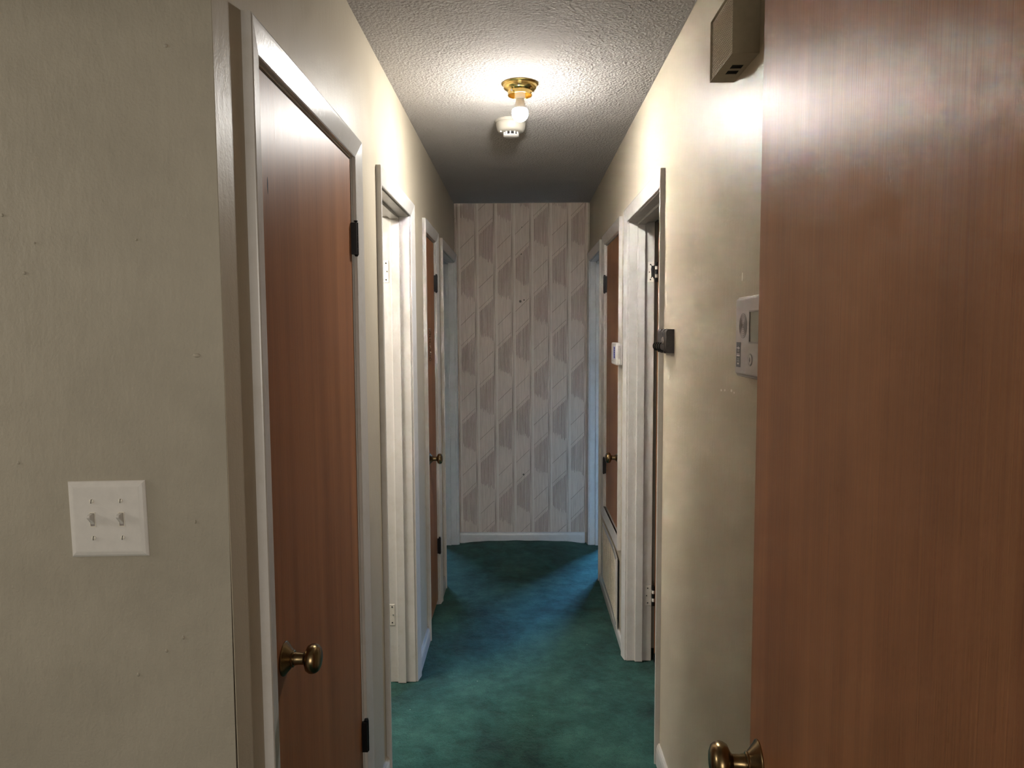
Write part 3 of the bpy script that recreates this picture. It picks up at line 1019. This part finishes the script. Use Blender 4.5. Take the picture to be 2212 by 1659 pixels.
# ------------------------------------------------------------------ thermostat
TS = thing('thermostat', 'small white thermostat with blue marking between the two casings', 'thermostat')
tx0, tx1, ty0, ty1, tz0, tz1 = 0.4370, 0.4660, 3.292, 3.462, 1.3800, 1.4845
obj('back_plate', bx(0.4600, 0.4664, ty0 + 0.002, ty1 - 0.002, tz0 + 0.001, tz1 - 0.001, bev=0.0012, seg=2), M['plastic'], TS)
bm = bx(tx0, 0.4605, ty0, ty1, tz0, tz1, bev=0.0075, seg=4)
obj('cover', bm, M['plastic'], TS, True)
for i in range(12):
    z = tz0 + 0.030 + i * 0.0052
    obj('vent_slot', bx(0.4470, 0.4575, ty0 - 0.0004, ty0 + 0.0006, z, z + 0.0022), M['gray_dark'], TS)
pn = obj('marking_panel', bx(tx0 - 0.0005, tx0 + 0.0006, ty0 + 0.030, ty0 + 0.085, tz0 + 0.030, tz0 + 0.086, bev=0.0003, seg=1), M['blue'], TS)
for i in range(5):
    z = tz0 + 0.034 + i * 0.0104
    obj('printed_mark', bx(tx0 - 0.0012, tx0 - 0.0005, ty0 + 0.028 + 0.006 * (i % 2), ty0 + 0.062, z, z + 0.0062), M['navy'], pn)
obj('slider', bx(tx0 - 0.0030, tx0 + 0.001, ty0 + 0.060, ty0 + 0.125, tz0 + 0.0165, tz0 + 0.0195, bev=0.0005, seg=1), M['gray'], TS)

# ------------------------------------------------------------------ key rack
KR = thing('key_rack', 'dark cast metal key rack with four curved hooks beside the doorway', 'key rack')
ry0, ry1, rz0, rz1 = 2.262, 2.396, 1.4680, 1.5440
bm = bmesh.new()
N = 60
prev = None
for i in range(N + 1):
    y = ry0 + (ry1 - ry0) * i / N
    ph = i / N * 5 * PI
    col = []
    for j in range(13):
        t = j / 12
        z = rz0 + (rz1 - rz0) * t
        d = 0.0225 + 0.0060 * abs(math.sin(ph + 0.35 * math.sin(t * 5))) + 0.002 * math.sin(t * PI)
        if j in (0, 12):
            d *= 0.8
        col.append(bm.verts.new((WR - d, y, z + 0.0015 * math.sin(ph))))
    base = [bm.verts.new((WR, y, z)) for z in (rz0, rz1)]
    if prev:
        pc, pb = prev
        for j in range(12):
            bm.faces.new((pc[j], pc[j + 1], col[j + 1], col[j]))
        bm.faces.new((pb[0], pc[0], col[0], base[0]))
        bm.faces.new((pc[12], pb[1], base[1], col[12]))
    if i in (0, N):
        bm.faces.new([base[0]] + col + [base[1]])
    prev = (col, base)
obj('plaque', bm, M['pewter'], KR, True)
bm = bmesh.new()
bmesh.ops.create_uvsphere(bm, u_segments=16, v_segments=10, radius=1.0)
for v in bm.verts:
    p = v.co
    v.co = Vector((WR - 0.0305 + p.x * 0.0055, ry0 + 0.022 + p.y * 0.016 + p.z * 0.004, 1.5080 + p.z * 0.0125))
obj('leaf_ornament', bm, M['pewter_light'], KR, True)
for i in range(4):
    y = ry0 + 0.018 + i * 0.0330
    pts = []
    for k in range(11):
        a = math.radians(-95 - 150 * k / 10)
        pts.append((WR - 0.0320 + 0.0125 * math.cos(a), y, 1.4890 + 0.0125 * math.sin(a) * 1.1))
    pts = [(WR - 0.018, y, 1.4790)] + pts
    bm = bmesh.new()
    tube(bm, pts, [0.0022] * (len(pts) - 3) + [0.0020, 0.0018, 0.0014], 8)
    hk = obj('hook', bm, M['black'], KR, True)
    bm = bmesh.new()
    bmesh.ops.create_uvsphere(bm, u_segments=12, v_segments=8, radius=0.0062)
    for v in bm.verts:
        v.co = Vector((WR - 0.0265 + v.co.x * 0.8, y - 0.002 + v.co.y, 1.4745 + v.co.z))
    obj('hook_boss', bm, M['pewter'], hk, True)

# ------------------------------------------------------------------ return air grille
GR = thing('return_air_grille', 'cream louvered return air grille low under the raised closet door', 'air grille')
gy0, gy1, gz0, gz1 = 3.462, 4.170, 0.052, 0.412


def gmap(y, z, t):                 # the near edge stands off the wall
    lift = 0.010 * max(0.0, (3.75 - y) / (3.75 - gy0)) ** 1.5
    return (WR - t - lift, y, z)


ysg = [gy0 + 0.020 + (gy1 - gy0 - 0.040) * i / 8 for i in range(9)]
bm = grid_slab([gy0, gy1] + ysg, [gz0, gz0 + 0.024, gz1 - 0.024, gz1], lambda y, z: gy0 + 0.020 < y < gy1 - 0.020 and gz0 + 0.024 < z < gz1 - 0.024, gmap, 0.0015, 0.0075)
obj('grille_frame', bm, M['trim'], GR)
nb = 26
zz0, zz1 = gz0 + 0.024, gz1 - 0.024
first = None
for i in range(nb):
    z = zz0 + (zz1 - zz0) * (i + 0.5) / nb
    if first is None:
        bm = bmesh.new()
        for ya, yb in zip(ysg, ysg[1:]):
            A = [bm.verts.new(Vector(gmap(ya, 0, t)) + Vector((0, 0, dz))) for t, dz in ((0.0068, -0.0038), (0.0075, -0.0028), (0.0038, 0.0030), (0.0026, 0.0028))]
            B = [bm.verts.new(Vector(gmap(yb, 0, t)) + Vector((0, 0, dz))) for t, dz in ((0.0068, -0.0038), (0.0075, -0.0028), (0.0038, 0.0030), (0.0026, 0.0028))]
            for k in range(4):
                bm.faces.new((A[k], A[(k + 1) % 4], B[(k + 1) % 4], B[k]))
        bmesh.ops.remove_doubles(bm, verts=bm.verts, dist=1e-5)
        first = obj('louver_blade', bm, M['louver'], GR)
        first.location.z = z
    else:
        c = first.copy()
        COL.objects.link(c)
        c.parent = GR
        c.location.z = z
for i in range(1, 8):
    y = ysg[i]
    p0, p1 = gmap(y, 0, 0.0075), gmap(y, 0, 0.0022)
    obj('grille_rib', bx(p0[0] - 0.0006, p1[0] + 0.001, y - 0.0012, y + 0.0012, zz0, zz1), M['louver'], GR)
obj('duct_opening', bx(WR - 0.0012, WR - 0.0002, gy0 + 0.020, gy1 - 0.02, gz0 + 0.022, gz1 - 0.022), M['void'], GR)
for y, z in ((gy0 + 0.010, gz1 - 0.012), (gy1 - 0.010, gz1 - 0.012), (gy0 + 0.010, gz0 + 0.012)):
    bm = bmesh.new()
    p = gmap(y, z, 0.0075)
    lathe(bm, [(0, 0), (0.0035, 0), (0.0028, 0.0013), (0, 0.0016)], p, (-1, 0, 0), 12)
    obj('screw', bm, M['plastic'], GR, True)

# ------------------------------------------------------------------ chain on the narrow closet door
CN = thing('door_chain', 'short brass chain hanging on the narrow closet door', 'chain')
xx, yy = X(-1, 0.006) + 0.0062, 3.668
zc = 1.548
bm = bmesh.new()
lathe(bm, [(0, 0), (0.0045, 0), (0.0045, 0.003), (0.0020, 0.004), (0.0020, 0.010), (0, 0.0102)], (X(-1, 0.006), yy, zc + 0.006), (1, 0, 0), 12)
obj('nail', bm, M['steel'], CN, True)
for i in range(13):
    pts = []
    for k in range(14):
        a = 2 * PI * k / 14
        u, w = 0.0048 * math.cos(a), 0.0088 * math.sin(a)
        pts.append((xx + (u if i % 2 else 0), yy + (0 if i % 2 else u) + 0.0008 * math.sin(i), zc - i * 0.0136 + w))
    bm = bmesh.new()
    tube(bm, pts, 0.0014, 6, closed=True)
    obj('chain_link', bm, M['antique'] if i % 3 else M['steel'], CN, True)

# ------------------------------------------------------------------ looped cord behind the doorway on the right
bm = bmesh.new()
pts = []
for k in range(60):
    t = k / 59
    a = 2 * PI * 1.6 * t
    pts.append((0.640 + 0.045 * math.cos(a) * (1 - 0.2 * t), 3.135 - 0.012 * t + 0.010 * math.sin(a * 0.5), 0.052 + 0.046 * math.sin(a) * (1 - 0.2 * t)))
tube(bm, pts, 0.004, 8)
cord = obj('cord', bm, M['black'], None, True)
cord['label'], cord['category'] = 'loop of black cord on the carpet inside the dark doorway', 'cord'

# ------------------------------------------------------------------ small marks on the walls
def flake(parent, pts, f0, f1, mat):
    bm = bmesh.new()
    prism(bm, pts, f0, f1)
    return obj('paint_flake', bm, M[mat], parent)


def blob(r1, r2, n=9, seed=0):
    rr = random.Random(seed)
    return [(r1 * (0.7 + 0.5 * rr.random()) * math.cos(2 * PI * k / n), r2 * (0.7 + 0.5 * rr.random()) * math.sin(2 * PI * k / n)) for k in range(n)]


def wall_point(px, py, s):         # measured from the photograph, turned into metres once
    v = ((px - 1106) / F_PX) * right_v - ((py - 829.5) / F_PX) * up_v + fwd
    k = WX[s] / v.x
    return v.y * k, EYE.z + v.z * k


for i, (px, py, r1, r2) in enumerate(((1604, 598, 0.004, 0.012), (1558, 843, 0.006, 0.0035), (1566, 843, 0.005, 0.003), (1580, 844, 0.007, 0.0045), (1446, 815, 0.006, 0.009), (1586, 849, 0.004, 0.003), (1434, 708, 0.016, 0.004))):
    y, z = wall_point(px, py, 1)
    flake(hall_right, blob(r1, r2, 9, i), lambda a, b_: (WR + 0.001, y + a, z + b_), lambda a, b_: (WR - 0.0006, y + a * 0.8, z + b_ * 0.8), 'chip')


def front_point(px, py):
    v = ((px - 1106) / F_PX) * right_v - ((py - 829.5) / F_PX) * up_v + fwd
    k = YN / v.y
    return v.x * k, EYE.z + v.z * k


for i, (px, py, r1, r2) in enumerate(((53, 590, 0.0035, 0.003), (358, 99, 0.004, 0.0035), (425, 768, 0.007, 0.004), (396, 1377, 0.003, 0.004), (360, 1406, 0.003, 0.0035), (299, 1457, 0.003, 0.004), (75, 525, 0.0025, 0.002), (295, 518, 0.0025, 0.002), (40, 1000, 0.003, 0.003), (5, 465, 0.003, 0.003), (422, 1127, 0.002, 0.004))):
    x, z = front_point(px, py)
    bm = bmesh.new()
    lathe(bm, [(0.0, -0.001), (1.0, -0.001), (0.8, 0.0007), (0.45, 0.0016), (0.0, 0.0019)], (0, 0, 0), (0, -1, 0), 12)
    for v in bm.verts:
        v.co = Vector((x + v.co.x * r1, YN + v.co.y, z + v.co.z * r2))
    obj('paint_lump', bm, M['wall_near'], wall_front, True)
